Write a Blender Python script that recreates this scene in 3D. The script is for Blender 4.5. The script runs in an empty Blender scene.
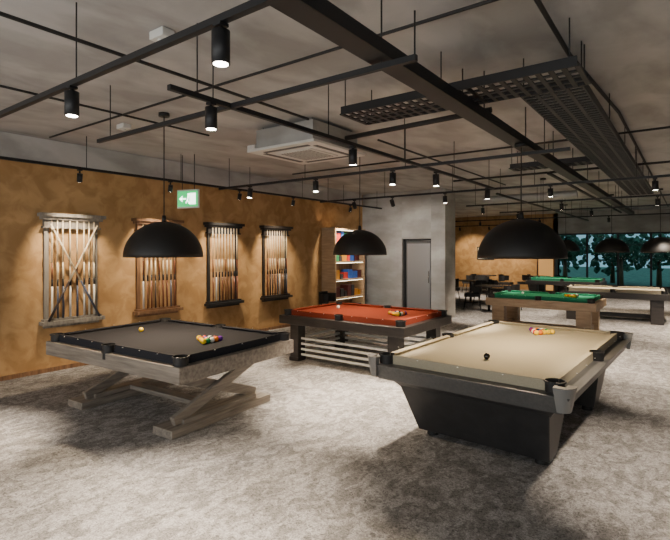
import bpy, bmesh, math, random
from mathutils import Matrix, Vector
random.seed(7)
COL=bpy.context.collection

# ------------------------------------------------------------------ materials
def mat(name, col, rough=.6, metal=0., emis=None, es=0.):
    m=bpy.data.materials.new(name); m.use_nodes=True
    b=m.node_tree.nodes['Principled BSDF']
    b.inputs['Base Color'].default_value=(*col,1); b.inputs['Roughness'].default_value=rough
    b.inputs['Metallic'].default_value=metal
    if emis: b.inputs['Emission Color'].default_value=(*emis,1); b.inputs['Emission Strength'].default_value=es
    return m
def noisemat(name, c1, c2, scale=(5,5,5), rough=.8, detail=6, lo=.35, hi=.65, bump=0., coord='Object', c3=None, scale2=None, metal=0., dist=0., spec=None):
    m=mat(name,c1,rough,metal); nt=m.node_tree; N=nt.nodes; L=nt.links
    b=N['Principled BSDF']; tc=N.new('ShaderNodeTexCoord'); mp=N.new('ShaderNodeMapping'); mp.inputs['Scale'].default_value=scale
    if spec is not None: b.inputs['Specular IOR Level'].default_value=spec
    n=N.new('ShaderNodeTexNoise'); n.inputs['Scale'].default_value=1; n.inputs['Detail'].default_value=detail; n.inputs['Roughness'].default_value=.62; n.inputs['Distortion'].default_value=dist
    r=N.new('ShaderNodeValToRGB'); r.color_ramp.elements[0].position=lo; r.color_ramp.elements[1].position=hi
    r.color_ramp.elements[0].color=(*c1,1); r.color_ramp.elements[1].color=(*c2,1)
    L.new(tc.outputs[coord],mp.inputs['Vector']); L.new(mp.outputs[0],n.inputs['Vector']); L.new(n.outputs['Fac'],r.inputs[0])
    out=r.outputs[0]
    if c3:
        mp2=N.new('ShaderNodeMapping'); mp2.inputs['Scale'].default_value=scale2
        n2=N.new('ShaderNodeTexNoise'); n2.inputs['Scale'].default_value=1; n2.inputs['Detail'].default_value=6; n2.inputs['Distortion'].default_value=dist
        r2=N.new('ShaderNodeValToRGB'); r2.color_ramp.elements[0].position=.42; r2.color_ramp.elements[1].position=.58
        mx=N.new('ShaderNodeMix'); mx.data_type='RGBA'; mx.blend_type='MULTIPLY'
        r2.color_ramp.elements[0].color=(*c3,1); r2.color_ramp.elements[1].color=(1,1,1,1)
        L.new(tc.outputs[coord],mp2.inputs['Vector']); L.new(mp2.outputs[0],n2.inputs['Vector']); L.new(n2.outputs['Fac'],r2.inputs[0])
        mx.inputs['Factor'].default_value=1
        L.new(out,mx.inputs['A']); L.new(r2.outputs[0],mx.inputs['B']); out=mx.outputs['Result']
    L.new(out,b.inputs['Base Color'])
    if bump:
        bp=N.new('ShaderNodeBump'); bp.inputs['Strength'].default_value=bump; bp.inputs['Distance'].default_value=.02
        L.new(n.outputs['Fac'],bp.inputs['Height']); L.new(bp.outputs[0],b.inputs['Normal'])
    return m

M={}
M['black']=mat('black_powder_coat',(.006,.006,.007),.55,.0)
M['blackm']=mat('black_matte',(.012,.011,.011),.65)
M['domeout']=mat('dome_black',(.006,.0055,.005),.55)
M['domein']=mat('dome_inner',(.45,.30,.14),.5,.2)
M['bulb']=mat('bulb_glow',(1,.8,.5),.5,0,(1,.72,.4),25)
M['spotface']=mat('spot_face',(1,1,1),.5,0,(1,.92,.8),30)
M['concrete']=noisemat('ceiling_concrete',(.35,.34,.325),(.50,.485,.47),(.7,.7,.7),.85,12,.3,.7,.15,c3=(.76,.755,.745),scale2=(2.2,1.0,2),dist=.4,spec=.2)
M['concwall']=noisemat('wall_concrete',(.26,.25,.235),(.40,.385,.36),(1.3,1.3,1.3),.8,9,.3,.7,.15,c3=(.78,.77,.75),scale2=(1,1,3))
M['tan']=noisemat('tan_plaster',(.36,.21,.088),(.51,.32,.15),(1.6,1.6,1.6),.75,10,.3,.7,.4,c3=(.78,.745,.70),scale2=(4,4,4),dist=.6,spec=.2)
M['carpet']=noisemat('carpet',(.15,.142,.136),(.43,.412,.395),(48,48,48),.95,14,.36,.62,.2,c3=(.62,.61,.60),scale2=(8,5,1),dist=1.4,spec=.1)
M['greywood']=noisemat('weathered_grey_wood',(.12,.10,.08),(.30,.26,.215),(2,28,28),.65,6,.3,.7,.1)
M['greywoodY']=noisemat('weathered_grey_wood_y',(.12,.10,.08),(.30,.26,.215),(28,2,28),.65,6,.3,.7,.1)
M['greywoodZ']=noisemat('weathered_grey_wood_z',(.12,.105,.085),(.28,.25,.21),(22,22,2),.65,6,.3,.7,.1)
M['brownwood']=noisemat('brown_wood',(.10,.05,.025),(.22,.115,.055),(18,18,2),.5,5)
M['darkwood']=noisemat('dark_wood',(.012,.009,.008),(.025,.02,.017),(3,20,20),.45,5)
M['lightwood']=noisemat('light_wood',(.30,.20,.115),(.44,.31,.19),(3,22,22),.5,5)
M['clothgrey']=noisemat('cloth_charcoal',(.024,.024,.028),(.031,.031,.036),(150,150,150),.95,spec=.1)
M['clothtaupe']=noisemat('cloth_taupe',(.33,.29,.205),(.38,.335,.245),(120,120,120),.95,spec=.1)
M['clothred']=noisemat('cloth_red',(.20,.036,.018),(.24,.046,.024),(120,120,120),.95,spec=.1)
M['clothgreen']=noisemat('cloth_green',(.02,.18,.10),(.03,.22,.12),(120,120,120),.95,spec=.1)
M['silver']=noisemat('silver_laminate',(.15,.145,.14),(.20,.195,.185),(3,40,40),.38,4,metal=.25)
M['casting']=mat('corner_casting_metal',(.24,.235,.225),.4,.4)
M['apron_grey']=noisemat('grey_laminate',(.075,.073,.071),(.10,.098,.094),(3,40,40),.4,4,metal=.1)
M['charcoal']=noisemat('charcoal_laminate',(.016,.016,.017),(.025,.025,.026),(10,10,10),.45)
M['white']=mat('white_plastic',(.6,.59,.55),.5)
M['offwhite']=mat('cue_maple',(.68,.56,.38),.4)
M['sight']=mat('rail_sight',(.85,.82,.75),.3)
M['chrome']=mat('brushed_steel',(.65,.64,.62),.25,.9)
M['rubber']=mat('rubber_foot',(.01,.01,.01),.7)
M['glass']=mat('window_glass',(.8,.95,.95),.02); 
M['glass'].node_tree.nodes['Principled BSDF'].inputs['Transmission Weight'].default_value=1
M['glass'].node_tree.nodes['Principled BSDF'].inputs['IOR'].default_value=1.05
M['galv']=mat('galvanised',(.40,.39,.38),.4,.5)
M['green']=mat('exit_green',(.02,.45,.15),.4,0,(.01,.6,.14),1.2)
M['signwhite']=mat('exit_white',(.9,1,.9),.4,0,(.85,1,.85),4)
M['doorglass']=mat('door_brushed_steel',(.30,.305,.31),.35,.6)
M['leaf']=noisemat('foliage',(.03,.07,.045),(.10,.22,.14),(3,3,3),.8,8)
M['vent']=mat('vent_dark',(.08,.08,.08),.6)
M['led']=mat('led_strip',(1,.9,.7),.5,0,(1,.85,.6),10)

# ------------------------------------------------------------------ mesh helpers
def bx(bm,c,s,mi=0,R=None):
    r=bmesh.ops.create_cube(bm,size=1)
    mtx=Matrix.Translation(c)@(R.to_4x4() if R else Matrix())@Matrix.Diagonal((*s,1))
    bmesh.ops.transform(bm,matrix=mtx,verts=r['verts'])
    for f in {f for v in r['verts'] for f in v.link_faces}: f.material_index=mi
def beam(bm,p1,p2,w,h,mi=0,up=Vector((0,0,1))):
    p1=Vector(p1);p2=Vector(p2);d=p2-p1;L=d.length;x=d.normalized();y=up.cross(x).normalized();z=x.cross(y)
    R=Matrix((x,y,z)).transposed(); bx(bm,(p1+p2)/2,(L,w,h),mi,R)
def cyl(bm,p1,p2,r,seg=16,mi=0,r2=None,caps=True,smooth=True):
    p1=Vector(p1);p2=Vector(p2);d=p2-p1
    q=d.to_track_quat('Z','Y').to_matrix().to_4x4()
    res=bmesh.ops.create_cone(bm,cap_ends=caps,segments=seg,radius1=r,radius2=r if r2 is None else r2,depth=d.length,matrix=Matrix.Translation((p1+p2)/2)@q)
    for f in {f for v in res['verts'] for f in v.link_faces}:
        f.material_index=mi
        if smooth and len(f.verts)==4: f.smooth=True
def sph(bm,c,r,mi=0,seg=16):
    res=bmesh.ops.create_uvsphere(bm,u_segments=seg,v_segments=seg//2+2,radius=r,matrix=Matrix.Translation(c))
    for f in {f for v in res['verts'] for f in v.link_faces}: f.material_index=mi; f.smooth=True
def prism(bm,lo,hi,mi=0):
    a=[bm.verts.new(p) for p in lo]; b=[bm.verts.new(p) for p in hi]; n=len(a)
    fs=[bm.faces.new(a[::-1]),bm.faces.new(b)]+[bm.faces.new((a[i],a[(i+1)%n],b[(i+1)%n],b[i])) for i in range(n)]
    for f in fs: f.material_index=mi
def mk(name,bm,mats,parent=None,loc=(0,0,0),rz=0,bevel=0):
    bmesh.ops.recalc_face_normals(bm,faces=bm.faces)
    me=bpy.data.meshes.new(name); bm.to_mesh(me); bm.free()
    for m in mats: me.materials.append(M[m] if isinstance(m,str) else m)
    o=bpy.data.objects.new(name,me); COL.objects.link(o)
    o.location=loc; o.rotation_euler=(0,0,rz)
    if parent: o.parent=parent
    if bevel:
        md=o.modifiers.new('bev','BEVEL'); md.width=bevel; md.segments=2; md.limit_method='ANGLE'
    return o
def empty(name,loc,rz=0):
    e=bpy.data.objects.new(name,None); COL.objects.link(e); e.location=loc; e.rotation_euler=(0,0,rz); e.empty_display_size=.2; return e
def simple(name,c,s,m,bevel=0):
    bm=bmesh.new(); bx(bm,(0,0,0),s); return mk(name,bm,[m],loc=c,bevel=bevel)
def B(): return bmesh.new()

# ------------------------------------------------------------------ room shell
CZ=3.3; WX=-7.4; YB=22; HZ=CZ-.004
simple('floor',(-3,9.5,-.05),(15,26,.1),'carpet')
simple('ceiling',(-3,9.5,CZ+.1),(15,26,.2),'concrete')
simple('wall_left',(WX-.1,4.5,CZ/2),(.2,15,CZ),'tan')
simple('trim_1',(WX+.09,4,3.13),(.18,14,.33),'concrete')
simple('baseboard_left',(WX+.008,4.1,.03),(.016,14.2,.06),'brownwood')
y0=11.3; xa,xb=WX,-4.93; dep=.65
dx0,dx1,dh=-6.15,-5.31,2.05
simple('wall_core_left',((xa+dx0)/2,y0+dep/2,CZ/2),(dx0-xa,dep,CZ),'concwall'); simple('wall_core_right',((dx1+xb)/2,y0+dep/2,CZ/2),(xb-dx1,dep,CZ),'concwall')
simple('wall_core_lintel',((dx0+dx1)/2,y0+dep/2,(CZ+dh)/2),(dx1-dx0,dep,CZ-dh),'concwall'); simple('wall_core_recess',((dx0+dx1)/2,y0+dep/2+.15,dh/2),(dx1-dx0,dep-.3,dh),'concwall')
bm=B(); cx=(dx0+dx1)/2
bx(bm,(cx,y0+.17,1.0),(.76,.04,1.98),0)
for sx in(-1,1): bx(bm,(cx+sx*.395,y0+.12,1.02),(.04,.12,2.03),1)
bx(bm,(cx,y0+.12,2.02),(.83,.12,.04),1); bx(bm,(cx,y0+.145,1.0),(.66,.02,1.84),2); cyl(bm,(cx+.3,y0+.1,.9),(cx+.3,y0+.1,1.2),.012,8,3)
for z in(.95,1.15): cyl(bm,(cx+.3,y0+.1,z),(cx+.3,y0+.14,z),.008,8,3)
mk('door_1',bm,['vent','black','doorglass','chrome'])
simple('wall_left_rear',(-10.1,17,CZ/2),(.2,10,CZ),'tan')
simple('wall_rear',(-7.3,YB+.1,CZ/2),(5.6,.2,CZ),'tan')
simple('wall_right',(4.1,9.5,CZ/2),(.2,26,CZ),'concwall')
simple('wall_back_header',(-3,-3.1,3.0),(15,.2,.6),'concwall')
simple('wall_rear_header',(-.3,YB+.1,2.87),(8.8,.2,.86),'concwall')
simple('wall_rear_sill',(-.3,YB+.1,.15),(8.8,.2,.3),'concwall')
simple('wall_back_sill',(-3,-3.1,.15),(15,.2,.3),'concwall')
k=1
for x in [-4.5+1.1*i for i in range(8)]:
    bm=B(); w=1.1
    bx(bm,(x,YB+.05,1.37),(.07,.1,2.14),0); bx(bm,(x+w/2,YB+.05,.33),(w-.07,.1,.06),0); bx(bm,(x+w/2,YB+.05,2.41),(w-.07,.1,.06),0)
    bx(bm,(x+w/2,YB+.05,1.95),(w-.07,.06,.03),0)
    bx(bm,(x+w/2,YB+.05,1.37),(w-.07,.012,2.02),1)
    mk('window_%d'%k,bm,['black','glass']); k+=1
bm=B()
for i in range(12): bx(bm,(-10.4+1.33*i,-3.1,1.5),(.08,.1,2.4),0)
mk('window_%d'%k,bm,['black'])  # unseen window frame behind the camera, added so light can enter there

# outside trees
for i,(x,y,r) in enumerate([(-6,29,1.7),(-3.5,31,1.8),(-1.2,28,1.3),(1.0,31,1.8),(3,29,1.6),(5.5,30,1.9),(-4.9,25.5,.8),(-.4,25.4,.7),(-2.6,26,.7)]):
    bm=B(); cyl(bm,(0,0,0),(0,0,1.6),.13,10,1,.08)
    for j in range(260):
        a=random.uniform(0,6.28);t=random.uniform(-1,1);q=r*random.random()**.4
        c=(q*math.cos(a)*math.sqrt(1-t*t),q*math.sin(a)*math.sqrt(1-t*t),1.9+q*t*.8)
        if c[2]<.5: c=(c[0],c[1],.5)
        res=bmesh.ops.create_icosphere(bm,subdivisions=1,radius=random.uniform(.06,.16)*r/1.6,matrix=Matrix.Translation(c))
        for v in res['verts']: v.co+=Vector([random.uniform(-.08,.08) for _ in range(3)])
    mk('garden_tree',bm,['leaf','brownwood'],loc=(x,y,-.1))
simple('ground_outside',(-1,41,-.15),(60,36,.1),'leaf')

# ------------------------------------------------------------------ pool tables
def boolcut(o,cuts):
    for c in cuts:
        md=o.modifiers.new('b','BOOLEAN'); md.object=c; md.operation='DIFFERENCE'; md.solver='EXACT'
    bpy.context.view_layer.update()
    me=bpy.data.meshes.new_from_object(o.evaluated_get(bpy.context.evaluated_depsgraph_get()))
    o.modifiers.clear(); o.data=me
def pool_table(loc,rz,L,W,cloth,rail,apron,base,zt=.80,rw=.12,ah=.20,corner=None,taper=0.):
    root=empty('pool_table',(loc[0],loc[1],0),rz)
    hx,hy=L/2-rw,W/2-rw; zc=zt-.035
    pk=[(sx*(hx-.012),sy*(hy-.012),.068) for sx in(-1,1) for sy in(-1,1)]+[(0,sy*(hy+.018),.062) for sy in(-1,1)]
    bm=B()
    for s in(-1,1):
        bx(bm,(0,s*(W/2-rw/2),zt-.04),(L,rw,.08)); bx(bm,(s*(L/2-rw/2),0,zt-.04),(rw,W-2*rw,.08))
    rails=mk('rails',bm,[rail],None); 
    bm=B(); bx(bm,(0,0,zc-.03),(2*hx,2*hy,.06)); bed=mk('cloth_bed',bm,[cloth])
    bm=B()
    for (x,y,r) in pk: cyl(bm,(x,y,zt-.3),(x,y,zt+.1),r,28)
    cut=mk('cut',bm,[])
    boolcut(rails,[cut]); boolcut(bed,[cut]); bpy.data.objects.remove(cut)
    rails.parent=root; bed.parent=root
    md=rails.modifiers.new('bev','BEVEL'); md.width=.008; md.segments=2; md.limit_method='ANGLE'
    bm=B(); cw=.05; g=.075
    for s in(-1,1):
        for t in(-1,1):
            a,b=(.07,hx-g)
            lo=[(t*a,s*hy,zc),(t*b,s*hy,zc),(t*(b-.05),s*(hy-cw+.02),zc),(t*(a+.02),s*(hy-cw+.02),zc)]
            hi=[(t*a,s*hy,zt-.002),(t*b,s*hy,zt-.002),(t*(b-.05),s*(hy-cw),zt-.008),(t*(a+.02),s*(hy-cw),zt-.008)]
            prism(bm,lo,hi)
        b=hy-g
        lo=[(s*hx,-b,zc),(s*hx,b,zc),(s*(hx-cw+.02),b-.05,zc),(s*(hx-cw+.02),-b+.05,zc)]
        hi=[(s*hx,-b,zt-.002),(s*hx,b,zt-.002),(s*(hx-cw),b-.05,zt-.008),(s*(hx-cw),-b+.05,zt-.008)]
        prism(bm,lo,hi)
    mk('cushions',bm,[cloth],root)
    bm=B()
    for (x,y,r) in pk:
        cyl(bm,(x,y,zt-.14),(x,y,zt+.001),r-.001,28,0,caps=False)
        cyl(bm,(x,y,zt-.145),(x,y,zt-.14),r,28,0)
        ang=math.atan2(y,x if abs(x)>.1 else 0)
        n=10; span=math.radians(100)
        for i in range(n):
            a0=ang-span+2*span*i/n; a1=ang-span+2*span*(i+1)/n
            beam(bm,(x+(r+.004)*math.cos(a0),y+(r+.004)*math.sin(a0),zt-.005),(x+(r+.004)*math.cos(a1),y+(r+.004)*math.sin(a1),zt-.005),.01,.013,0)
    mk('pockets',bm,['blackm'],root)
    bm=B()
    for s in(-1,1):
        for t in(-1,1):
            for i in(1,2,3): cyl(bm,(t*i*hx/4,s*(W/2-rw*.5),zt-.001),(t*i*hx/4,s*(W/2-rw*.5),zt+.0015),.006,8)
        for i in(-1,0,1): cyl(bm,(s*(L/2-rw*.5),i*hy/2,zt-.001),(s*(L/2-rw*.5),i*hy/2,zt+.0015),.006,8)
    mk('rail_sights',bm,['sight'],root)
    bm=B(); z0=zt-.08-ah; z1=zt-.08
    o=.012
    def ring(ox,oy,z): return [(-ox,-oy,z),(ox,-oy,z),(ox,oy,z),(-ox,oy,z)]
    prism(bm,ring(L/2-o-taper,W/2-o-taper,z0),ring(L/2-o,W/2-o,z1-.0005))
    mk('apron',bm,[apron],root,bevel=.006)
    if corner:
        bm=B()
        for sx in(-1,1):
            for sy in(-1,1):
                cxx,cyy=sx*(L/2-.075),sy*(W/2-.075)
                def outline(off,rr,ex):
                    pts=[(sx*(L/2-.05),sy*(W/2-ex)),(sx*(L/2+off),sy*(W/2-ex))]
                    n=8
                    for i in range(n+1):
                        a=math.pi/2*i/n; pts.append((cxx+sx*(.075+off)*math.cos(a),cyy+sy*(.075+off)*math.sin(a)))
                    pts+=[(sx*(L/2-ex),sy*(W/2+off)),(sx*(L/2-ex),sy*(W/2-.05)),(sx*(L/2-.05),sy*(W/2-.05))]
                    return pts
                hi=outline(.012,.07,.12); lo=outline(-.02,.07,.10)
                prism(bm,[(p[0],p[1],zt-.19) for p in lo],[(p[0],p[1],zt-.012) for p in hi])
        mk('corner_castings',bm,[corner],root)
    bm=B(); ms=base(bm,L,W,z0)
    mk('base',bm,ms,root,bevel=.006)
    return root

def base_x(bm,L,W,z0):
    xx=L/2-.40
    for s in(-1,1):
        x=s*xx
        bx(bm,(x,0,.04),(.28,W*.84,.08),0)
        bx(bm,(x,0,.10),(.17,W*.62,.045),0)
        bx(bm,(x,0,z0-.02),(.22,W*.80,.04),0)
        h=W*.36
        beam(bm,(x+.028,-h,.11),(x+.028,h,z0-.03),.055,.105,0,up=Vector((1,0,0)).cross(Vector((0,2*h,z0-.14))).normalized())
        beam(bm,(x-.028,h,.11),(x-.028,-h,z0-.03),.055,.105,0,up=Vector((1,0,0)).cross(Vector((0,-2*h,z0-.14))).normalized())
    bx(bm,(0,0,.10),(2*xx-.1,.14,.05),1)
    return ['greywoodY','greywood']
def base_diamond(bm,L,W,z0):
    def r(cx,ox,oy,z): return [(cx-ox,-oy,z),(cx+ox,-oy,z),(cx+ox,oy,z),(cx-ox,oy,z)]
    prism(bm,r(0,L/2-.30,W/2-.22,z0-.12),r(0,L/2-.16,W/2-.14,z0),0)
    for s in(-1,1):
        prism(bm,r(s*(L/2-.60),.11,W/2-.27,.06),r(s*(L/2-.50),.28,W/2-.20,z0-.02),0)
        for t in(-1,1):
            cyl(bm,(s*(L/2-.60),t*(W/2-.36),0),(s*(L/2-.60),t*(W/2-.36),.07),.055,16,1,.045)
    return ['charcoal','rubber']
def base_block(bm,L,W,z0):
    for s in(-1,1):
        for t in(-1,1):
            bx(bm,(s*(L/2-.24),t*(W/2-.2),z0/2),(.17,.17,z0),0)
            bx(bm,(s*(L/2-.24),t*(W/2-.2),.03),(.19,.19,.06),0)
        for i in range(4): bx(bm,(s*(L/2-.24),0,.10+i*.085),(.05,W-.55,.035),1)
    for i in range(4):
        for t in(-1,1): bx(bm,(0,t*(W/2-.2),.10+i*.085),(L-.64,.03,.035),1)
    return ['darkwood','white']
def base_slab(bm,L,W,z0):
    for s in(-1,1):
        for t in(-1,1): bx(bm,(s*(L/2-.25),t*(W/2-.2),z0/2),(.26,.2,z0),0)
        bx(bm,(s*(L/2-.25),0,.12),(.1,W-.6,.12),0)
    bx(bm,(0,0,.12),(L-.7,.1,.1),0)
    return ['darkwood']
def base_slabw(bm,L,W,z0): base_slab(bm,L,W,z0); return ['lightwood']

T1=pool_table((-4.76,3.29),math.radians(3.5),2.3,1.64,'clothgrey','greywood','greywood',base_x,rw=.085,ah=.15)
T2=pool_table((-1.44,5.06),math.radians(87.6),2.9,1.71,'clothtaupe','silver','apron_grey',base_diamond,rw=.13,ah=.14,corner='casting',zt=.81,taper=.07)
T3=pool_table((-4.14,6.4),math.radians(0),2.26,1.6,'clothred','darkwood','darkwood',base_block,rw=.11,ah=.13)
T4=pool_table((-2.5,11.0),math.radians(0),2.15,1.4,'clothgreen','lightwood','lightwood',base_slabw,rw=.1,ah=.16)
T5=pool_table((-1.55,14.0),math.radians(4),2.3,1.4,'clothtaupe','darkwood','darkwood',base_slab,rw=.1,ah=.14)
T6=pool_table((-3.4,17.8),math.radians(0),2.3,1.4,'clothgreen','darkwood','darkwood',base_slab,rw=.1,ah=.14)

# balls
ballcols=[(.85,.55,.02),(.02,.06,.4),(.6,.02,.02),(.12,.02,.25),(.8,.2,.02),(.02,.25,.08),(.25,.02,.02),(.01,.01,.01),(.85,.82,.75)]
bm_=[mat('ball_%d'%i,c,.12) for i,c in enumerate(ballcols)]
def balls(table,x0,extra,zc,dirn=1):
    bm=B(); r=.0286; k=0
    for row in range(5):
        for j in range(row+1):
            sph(bm,(x0+dirn*row*r*1.75,(j-row/2)*r*2.02,zc+r),r,[0,4,2,0,1,8,0,4,7,6,0,5,8,4,3][k]); k+=1
    for (x,y,c) in extra: sph(bm,(x,y,zc+r),r,c)
    o=mk('billiard_balls',bm,bm_); o.location=(table.location.x,table.location.y,0); o.rotation_euler=table.rotation_euler
balls(T1,.47,[(-.55,.0,0)],.765)
balls(T2,.72,[(-.82,-.02,7)],.775)
balls(T3,.45,[(-.6,.1,8)],.765)
balls(T4,.4,[(-.5,.1,8)],.765)

# ------------------------------------------------------------------ lights helpers
def spot(name,loc,tgt,e,ang=60,blend=.7,col=(1,.84,.67),size=.06):
    l=bpy.data.lights.new(name,'SPOT'); l.energy=e; l.spot_size=math.radians(ang); l.spot_blend=blend; l.color=col; l.shadow_soft_size=size
    o=bpy.data.objects.new(name,l); COL.objects.link(o); o.location=loc
    o.rotation_euler=(Vector(tgt)-Vector(loc)).to_track_quat('-Z','Y').to_euler(); return o
def pendant(x,y,rim=1.67,e=230,R=.43,top=CZ):
    bm=B(); n=48; rings=14; Hh=.40
    def ringv(rad,hh):
        out=[]
        for i in range(rings+1):
            t=math.pi/2*i/rings; out.append((rad*math.cos(t),hh*math.sin(t)))
        return out
    prof=ringv(R,Hh); prof2=ringv(R-.012,Hh-.012)
    for pr,mi,fl in((prof,0,1),(prof2,1,-1)):
        rows=[]
        for (r,z) in pr[:-1]: rows.append([bm.verts.new((r*math.cos(2*math.pi*j/n),r*math.sin(2*math.pi*j/n),z)) for j in range(n)])
        tp=bm.verts.new((0,0,pr[-1][1]))
        for a,b in zip(rows,rows[1:]):
            for j in range(n):
                f=bm.faces.new((a[j],a[(j+1)%n],b[(j+1)%n],b[j])); f.material_index=mi; f.smooth=True
        for j in range(n):
            f=bm.faces.new((rows[-1][j],rows[-1][(j+1)%n],tp)); f.material_index=mi; f.smooth=True
        if mi==0: r0=rows[0]
        else:
            for j in range(n):
                f=bm.faces.new((r0[j],r0[(j+1)%n],rows[0][(j+1)%n],rows[0][j])); f.material_index=0
    cyl(bm,(0,0,Hh-.01),(0,0,Hh+.07),.03,16,0,.02); cyl(bm,(0,0,Hh+.07),(0,0,top-rim-.03),.006,8,0); cyl(bm,(0,0,top-rim-.04),(0,0,top-rim-.002),.06,20,0)
    cyl(bm,(0,0,Hh-.13),(0,0,Hh-.01),.025,12,0); sph(bm,(0,0,Hh-.17),.045,2)
    o=mk('pendant_lamp',bm,['domeout','domein','bulb'],loc=(x,y,rim))
    l=bpy.data.lights.new('pendant_light','SPOT'); l.energy=e; l.color=(1,.78,.52); l.spot_size=math.radians(140); l.spot_blend=.4; l.shadow_soft_size=.08
    lo=bpy.data.objects.new('light',l); COL.objects.link(lo); lo.parent=o; lo.location=(0,0,Hh-.24)
pendant(-4.79,3.22); pendant(-4.26,6.43,e=145); pendant(-1.38,5.05,1.665,e=170,top=2.832); pendant(-2.55,11.0,1.75,60); pendant(-1.75,15.3,1.68,60); pendant(-3.4,17.8,1.7,60); pendant(-.6,14.6,1.68,60)

def head(x,y,ztop,tgt=None,e=110,ang=55,R=.042,Ln=.15,col=(1,.84,.67)):
    """cylindrical track spotlight hanging under a track"""
    e*=4.4
    loc=Vector((x,y,ztop)); piv=loc-Vector((0,0,.08))
    d=Vector((0,0,-1)) if tgt is None else (Vector(tgt)-piv).normalized()
    if tgt is not None: d=(d*.8+Vector((0,0,-.6))).normalized()
    bm=B(); cyl(bm,(0,0,0),(0,0,-.07),.011,8,0); bx(bm,(0,0,-.008),(.05,.05,.015),0)
    c=Vector((0,0,-.11))
    a=c-d*Ln/2; b=c+d*Ln/2
    cyl(bm,a,b,R,24,0); cyl(bm,b-d*.001,b+d*.002,R*.8,20,1)
    mk('track_spotlight',bm,['black','spotface'],loc=loc)
    if e:
        p=loc+b+d*.02
        spot('spot_lamp',p,p+((Vector(tgt)-p) if tgt is not None else d),e,ang,col=col)

def track(p1,p2,rods=1.4,name='lighting_track',w=.036):
    bm=B(); beam(bm,p1,p2,w,.034,0)
    p1=Vector(p1);p2=Vector(p2);n=max(1,int((p2-p1).length/rods))
    for i in range(n+1):
        p=p1.lerp(p2,(i+.15)/(n+.3)); cyl(bm,p,(p.x,p.y,HZ),.005,6,0)
    mk(name,bm,['black'])
TZ=2.8
track((-2.7,1.85,TZ),(-2.7,8.2,TZ)); track((-6.6,1.45,TZ),(-1.2,1.45,TZ)); track((-4.6,2.37,TZ),(-1.2,2.37,TZ),name='conduit_pipe',w=.03)
track((-6.6,0,2.85),(-6.6,11,2.85)); track((-6.5,5.45,TZ),(-1.0,5.45,TZ)); track((-6.5,8.25,TZ),(1,8.25,TZ))
track((-4.3,11.1,TZ),(2,11.1,TZ)); track((-4.3,13.6,TZ),(2,13.6,TZ)); track((-9,16.8,TZ),(2,16.8,TZ)); track((.1,3,TZ),(.1,18,TZ))
track((-2.9,9.0,TZ),(-2.9,19,TZ)); track((-9.5,20.4,TZ),(-4.8,20.4,TZ))
F=lambda x,y:(x,y,0)
A1=54
head(-3.14,1.45,TZ-.017,None,150,A1); head(-1.72,1.45,TZ-.017,None,120,A1)
head(-2.7,2.19,TZ-.017,None,120,A1); head(-2.7,3.95,TZ-.017,F(-2.9,4.3),210,A1); head(-2.7,5.9,TZ-.017,F(-2.6,6.0),180,A1); head(-2.7,7.9,TZ-.017,F(-2.9,8.2),160,A1)
head(-5.75,5.45,TZ-.017,F(-5.9,4.9),160,A1); head(-4.38,5.45,TZ-.017,F(-3.8,4.9),190,A1); head(-3.1,5.45,TZ-.017,F(-3.0,5.0),80,A1)
head(-5.3,1.45,TZ-.017,F(-5.4,1.2),190,A1)
for y in(3.4,4.8,6.25,7.72,9.8): head(-6.6,y-.25,2.833,(WX,y,1.5),58,64,.035,.11,(1,.82,.6))
head(-6.6,1.2,2.833,(WX,1.3,1.5),26,65,.035,.11,(1,.82,.6))
for x in(-3.6,-1.8,-.4): head(x,8.25,TZ-.017,F(x,8.6),130,65,.04,.13)
head(-5.6,8.25,TZ-.017,(-6.3,11.3,1.4),55,75,.04,.13,(1,.9,.8)); head(-4.7,8.25,TZ-.017,(-5.1,11.3,1.5),45,65,.04,.13,(1,.9,.8))
for x in(-3.9,-2.2,-.5,.9): head(x,11.1,TZ-.017,F(x,12.2),130,65,.04,.13)
for x in(-3.8,-2,-.3,1.2): head(x,13.6,TZ-.017,F(x,14.5),110,65,.04,.13)
for x in(-8,-6,-4,-2,0): head(x,16.8,TZ-.017,F(x,18),120,75,.04,.13)
for x in(-8.2,-6.9,-5.5): head(x,20.4,TZ-.017,(x,YB,1.3),55,80,.04,.13,(1,.8,.55))
for y in(4.2,7,9.8,12.5): head(.1,y,TZ-.017,F(.1,y+.3),110,65,.04,.13)

# ------------------------------------------------------------------ cable trays
def ladder(p1,p2,width,h=.07,z=2.75,step=.12,name='cable_tray',mid=0):
    bm=B(); p1=Vector((*p1,z));p2=Vector((*p2,z)); d=(p2-p1).normalized(); n=Vector((-d.y,d.x,0))*width/2
    for s in(-1,1): beam(bm,p1+n*s,p2+n*s,.012,h)
    L=(p2-p1).length; k=int(L/step)
    for i in range(k+1):
        q=p1+d*(L*i/k)-Vector((0,0,h/2-.006)); beam(bm,q-n,q+n,.05*step/.12,.012)
    for j in range(mid):
        t=(j+1)/(mid+1)*2-1; off=n*t-Vector((0,0,h/2-.006)); beam(bm,p1+off,p2+off,.03,.0125)
    for i in range(max(2,int(L/1.3))+1):
        m=max(2,int(L/1.3)); q=p1+d*(L*(i+.05)/(m+.1))
        for s in(-1,1): cyl(bm,q+n*s,(q.x+n.x*s,q.y+n.y*s,HZ),.005,6)
    mk(name,bm,['black'])
TX=-1.43
bm=B(); bx(bm,(TX,8.2,2.84),(.13,18,.012)); 
for s in(-1,1): bx(bm,(TX+s*.065,8.2,2.875),(.012,18,.08))
for i in range(14): cyl(bm,(TX,.2+i*1.3,2.85),(TX,.2+i*1.3,HZ),.006,6)
for i,xx in enumerate((-.035,0,.035)): cyl(bm,(TX+xx,-.5,2.857),(TX+xx,17,2.857),.011,8)
mk('cable_trunking',bm,['black'])
ladder((-2.52,3.72),(-.6,3.72),.44,mid=3,z=3.0,step=.08)
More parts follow.
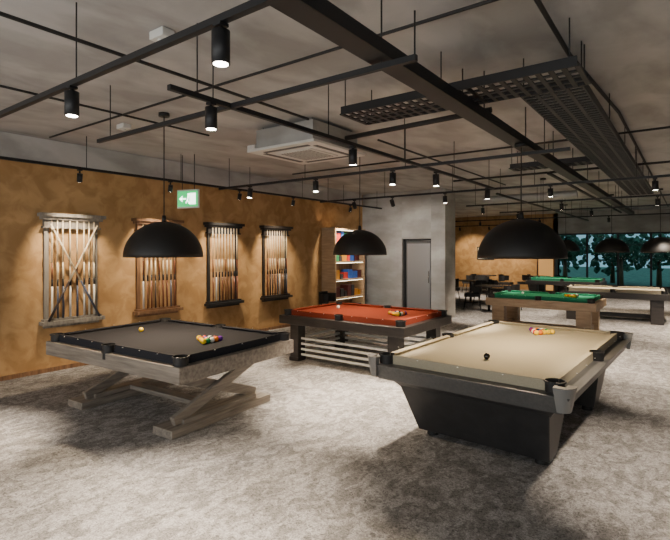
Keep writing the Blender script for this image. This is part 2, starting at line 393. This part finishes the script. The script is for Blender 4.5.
ladder((-.86,3.95),(-.86,12.5),.44,mid=3,z=3.0,step=.08)
ladder((-2.2,7.6),(-1.10,7.6),.3,mid=2,z=3.02,step=.1)
def pipe(pts,r,m='blackm',name='conduit_pipe'):
    cu=bpy.data.curves.new(name,'CURVE'); cu.dimensions='3D'; cu.bevel_depth=r; cu.bevel_resolution=3
    sp=cu.splines.new('POLY'); sp.points.add(len(pts)-1)
    for p,q in zip(sp.points,pts): p.co=(*q,1)
    o=bpy.data.objects.new(name,cu); cu.materials.append(M[m]); COL.objects.link(o)
pipe([(-.72,1.2,3.24),(-.74,4,3.24),(-.62,6,3.24),(-.6,20,3.24)],.016)
pipe([(-6.9,2.9,3.26),(-.3,2.9,3.26)],.012); pipe([(-5.1,-1,3.26),(-5.1,4.1,3.26)],.012)
pipe([(-3.4,1.0,3.2),(-3.4,4.1,3.2)],.014); pipe([(-3.35,5.5,3.22),(-3.35,11,3.22)],.014)
pipe([(-6.2,7.0,3.22),(2,7.0,3.22)],.014); pipe([(-4,9.6,3.2),(2,9.6,3.2)],.02)
pipe([(.5,2.5,3.2),(.5,20,3.2)],.02); pipe([(-2.0,9,3.1),(-2.0,20,3.1)],.03)
pipe([(-4.3,12.3,3.05),(-2.1,12.3,3.05)],.09,'galv','ventilation_duct'); 

# AC cassette
bm=B()
bx(bm,(0,0,.15),(.92,.92,.26),1)
bx(bm,(0,0,.015),(1.08,1.08,.03),0); bx(bm,(0,0,-.006),(.56,.56,.012),0)
for i in range(11): bx(bm,(-.22+i*.044,0,-.013),(.012,.50,.004),2)
for s in(-1,1): bx(bm,(s*.41,0,-.002),(.06,.72,.006),2); bx(bm,(0,s*.41,-.002),(.72,.06,.006),2)
for sx in(-1,1):
    for sy in(-1,1): cyl(bm,(sx*.4,sy*.4,.2),(sx*.4,sy*.4,HZ-2.98),.006,6,2)
cyl(bm,(.42,.2,.18),(2.3,.2,.22),.03,10,3)
mk('air_conditioner_cassette',bm,['white','concwall','vent','blackm'],loc=(-3.95,4.75,2.98))
for (x,y) in((-3.0,2.0),(-5.6,3.2),(-5.2,5.0),(-1.9,8.8)):
    bm=B(); bx(bm,(0,0,0),(.16,.10,.06),0); cyl(bm,(0,0,-.03),(0,0,-.045),.03,12,0); mk('emergency_light',bm,['white'],loc=(x,y,CZ-.034),bevel=.006)

# exit sign
bm=B(); bx(bm,(0,0,0),(.42,.03,.30),0); bx(bm,(0,-.017,.0),(.39,.006,.25),1)
bx(bm,(.1,-.022,0),(.12,.004,.18),2); beam(bm,(-.15,-.022,.0),(-.03,-.022,.0),.004,.025,2); prism(bm,[(-.16,-.024,0),(-.1,-.024,.05),(-.1,-.024,-.05)],[(-.16,-.02,0),(-.1,-.02,.05),(-.1,-.02,-.05)],2)
sph(bm,(.02,-.022,.07),.018,2,8); beam(bm,(.02,-.022,.05),(.0,-.022,-.02),.004,.03,2); beam(bm,(.0,-.022,-.02),(.04,-.022,-.08),.004,.02,2); beam(bm,(.0,-.022,-.02),(-.03,-.022,-.07),.004,.02,2)
for s in(-1,1): cyl(bm,(s*.12,0,.15),(s*.12,0,HZ-2.58),.006,6,3)
mk('exit_sign',bm,['white','green','signwhite','black'],loc=(-6.55,4.85,2.58),rz=math.radians(15))

# ------------------------------------------------------------------ cue racks
cuebutts=[mat('butt_%d'%i,c,.35) for i,c in enumerate([(.03,.02,.02),(.16,.05,.02),(.55,.52,.48),(.05,.06,.09),(.20,.08,.03),(.65,.6,.5)])]
def cue_rack(y,frame,cross=False,z0=.68,z1=2.28):
    bm=B(); w=.88; x=.0
    bx(bm,(.075,0,z1-.03),(.15,w+.04,.05),0); bx(bm,(.055,0,z1-.075),(.11,w-.02,.04),0); bx(bm,(.035,0,z1-.145),(.06,w-.1,.10),0); bx(bm,(.045,0,z1-.205),(.08,w-.06,.025),0)
    for s in(-1,1): bx(bm,(.02,s*(w/2-.09),(z0+z1)/2),(.03,.06,z1-z0-.1),0)
    bx(bm,(.08,0,z0+.03),(.15,w,.05),0); bx(bm,(.055,0,z0+.07),(.10,w-.06,.03),0); bx(bm,(.035,0,z0-.015),(.06,w-.1,.05),0)
    ys=[-.30+.60*i/8 for i in range(9)] if not cross else [-.30,-.225,-.15,-.05,.05,.15,.225,.30]
    for i,yy in enumerate(ys):
        b=1+(random.choice([0,1,3,4,2]) if not cross else random.choice([2,5,2,3]))
        zb=z0+.09; mm=7 if i%4 else 2
        cyl(bm,(.10,yy,zb),(.095,yy,zb+.46),.0145,10,b,.013); cyl(bm,(.095,yy,zb+.46),(.095,yy,zb+.56),.0132,10,8); cyl(bm,(.095,yy,zb+.56),(.088,yy,zb+.80),.0125,10,mm,.0105); cyl(bm,(.088,yy,zb+.80),(.085,yy,z1-.10),.0105,10,7,.007)
    if cross:
        for s in(-1,1):
            a=Vector((.135+.0,-s*.36,z0+.06)); b=Vector((.125,s*.33,z1-.16)); m=a.lerp(b,.4)
            cyl(bm,a,m,.018,10,1 if s>0 else 4,.014); cyl(bm,m,b,.0135,10,7,.009)
    mk('cue_rack',bm,[frame]+cuebutts+['offwhite','blackm'],loc=(WX+.004,y,0))
cue_rack(3.4,'greywoodZ',True); cue_rack(4.82,'brownwood'); cue_rack(6.27,'blackm'); cue_rack(7.74,'darkwood')

# accessory shelf
bm=B(); w=1.3
for s in(-1,1): bx(bm,(.22,s*w/2,1.15),(.42,.05,2.3),0)
for z in(.1,.55,1.0,1.45,1.9,2.27): bx(bm,(.22,0,z),(.42,w,.04),0)
bx(bm,(.02,0,1.15),(.02,w,2.3),1)
for z in(.55,1.0,1.45,1.9,2.27): bx(bm,(.38,0,z-.026),(.02,w-.08,.01),8)  # glowing strips added under the boards to brighten the shelf
cols=[(.5,.04,.03),(.03,.10,.4),(.55,.25,.03),(.03,.25,.10),(.04,.04,.045),(.1,.02,.02)]
ms=[mat('box_%d'%i,c,.5) for i,c in enumerate(cols)]
for z in(.12,.57,1.02,1.47,1.92):
    y=-w/2+.1
    while y<w/2-.15:
        ww=random.uniform(.10,.24);hh=random.uniform(.12,.3); bx(bm,(.22,y+ww/2,z+hh/2),(.24,ww-.02,hh),2+random.randrange(6)); y+=ww+.02
mk('accessory_shelf',bm,['lightwood','brownwood']+ms+['led'],loc=(WX+.004,10.1,0))

# ------------------------------------------------------------------ chairs & tables at rear
def chair(x,y,rz,sh=.46,name='armchair'):
    bm=B()
    bx(bm,(0,0,sh-.04),(.48,.46,.09),0)
    n=9
    for i in range(n):
        a=math.radians(-100+200*i/(n-1)); a2=math.radians(-100+200*(i+1)/(n-1))
        if i<n-1: beam(bm,(.25*math.sin(a),-.25*math.cos(a)+.0,sh+.17),(.25*math.sin(a2),-.25*math.cos(a2),sh+.17),.05,.28 if 1<i<n-3 else .2,0)
    for sx in(-1,1):
        for sy in(-1,1): cyl(bm,(sx*.18,sy*.18,sh-.08),(sx*.24,sy*.24,0),.018,10,1,.012)
    mk(name,bm,['blackm','black'],loc=(x,y,0),rz=rz,bevel=.01)
def rtable(x,y,h=.74,r=.38):
    bm=B(); cyl(bm,(0,0,h-.03),(0,0,h),r,32,0); cyl(bm,(0,0,.02),(0,0,h-.03),.035,16,1); cyl(bm,(0,0,0),(0,0,.025),.24,24,1)
    mk('round_table',bm,['darkwood','black'],loc=(x,y,0))
rtable(-5.9,15.6); chair(-6.6,15.6,1.57); chair(-5.3,15.1,-2.4); chair(-5.2,16.1,-1.2)
rtable(-6.6,19.2); chair(-7.3,19.2,1.57); chair(-5.9,19.4,-1.6); chair(-6.5,18.4,0.2)
rtable(-4.7,19.8); chair(-5.4,20.1,1.9); chair(-4.0,20.2,-1.8); chair(-4.6,19.1,.1)
rtable(-4.6,13.6); chair(-5.2,13.9,1.9); chair(-4.2,14.2,-1.8+3.14)
chair(-6.75,8.95,-1.3)
for (x,z,w,h) in((-5.35,1.65,.55,.45),(-7.6,1.6,.8,.6)):
    bm=B(); bx(bm,(0,-.017,0),(w,.03,h),0); bx(bm,(0,-.035,0),(w-.1,.008,h-.1),1); bx(bm,(.05,-.04,.03),(w*.3,.004,h*.35),2)
    mk('framed_picture',bm,['black','sight',ms[1]],loc=(x,YB,z))
bm=B(); pts=[(-.35,0),(.35,0)]+[(.35*math.cos(math.pi*i/14),1.5+.35*math.sin(math.pi*i/14)) for i in range(15)]
prism(bm,[(p[0],-.25,p[1]) for p in pts],[(p[0],.25,p[1]) for p in pts],0)
p2=[(p[0]*.8,.1+p[1]*.92) for p in pts]; prism(bm,[(p[0],-.275,p[1]) for p in p2],[(p[0],-.25,p[1]) for p in p2],1)
mk('jukebox',bm,['brownwood',mat('amber_panel',(.6,.3,.1),.4,0,(1,.5,.15),.6)],loc=(-4.75,21.2,0))

# ------------------------------------------------------------------ general light
def area(loc,rot,sx,sy,e,col):
    l=bpy.data.lights.new('a','AREA'); l.shape='RECTANGLE'; l.size=sx; l.size_y=sy; l.energy=e; l.color=col
    o=bpy.data.objects.new('window_daylight',l); COL.objects.link(o); o.location=loc; o.rotation_euler=rot
area((-2,-2.9,1.5),(math.radians(118),0,0),12,2.2,330,(1,.96,.92))  # added fill light, out of view behind the camera, tilted up into the room
w=bpy.data.worlds.new('world'); bpy.context.scene.world=w; w.use_nodes=True
bg=w.node_tree.nodes['Background']; bg.inputs[0].default_value=(.20,.36,.44,1); bg.inputs[1].default_value=1.4

# ------------------------------------------------------------------ camera
cam=bpy.data.cameras.new('camera'); co=bpy.data.objects.new('camera',cam); COL.objects.link(co)
co.location=(0,0,1.75); co.rotation_euler=(math.radians(90),0,math.atan(355/480))
cam.sensor_width=36; cam.lens=480/670*36; cam.shift_y=-20/670; cam.clip_start=.05
bpy.context.scene.camera=co
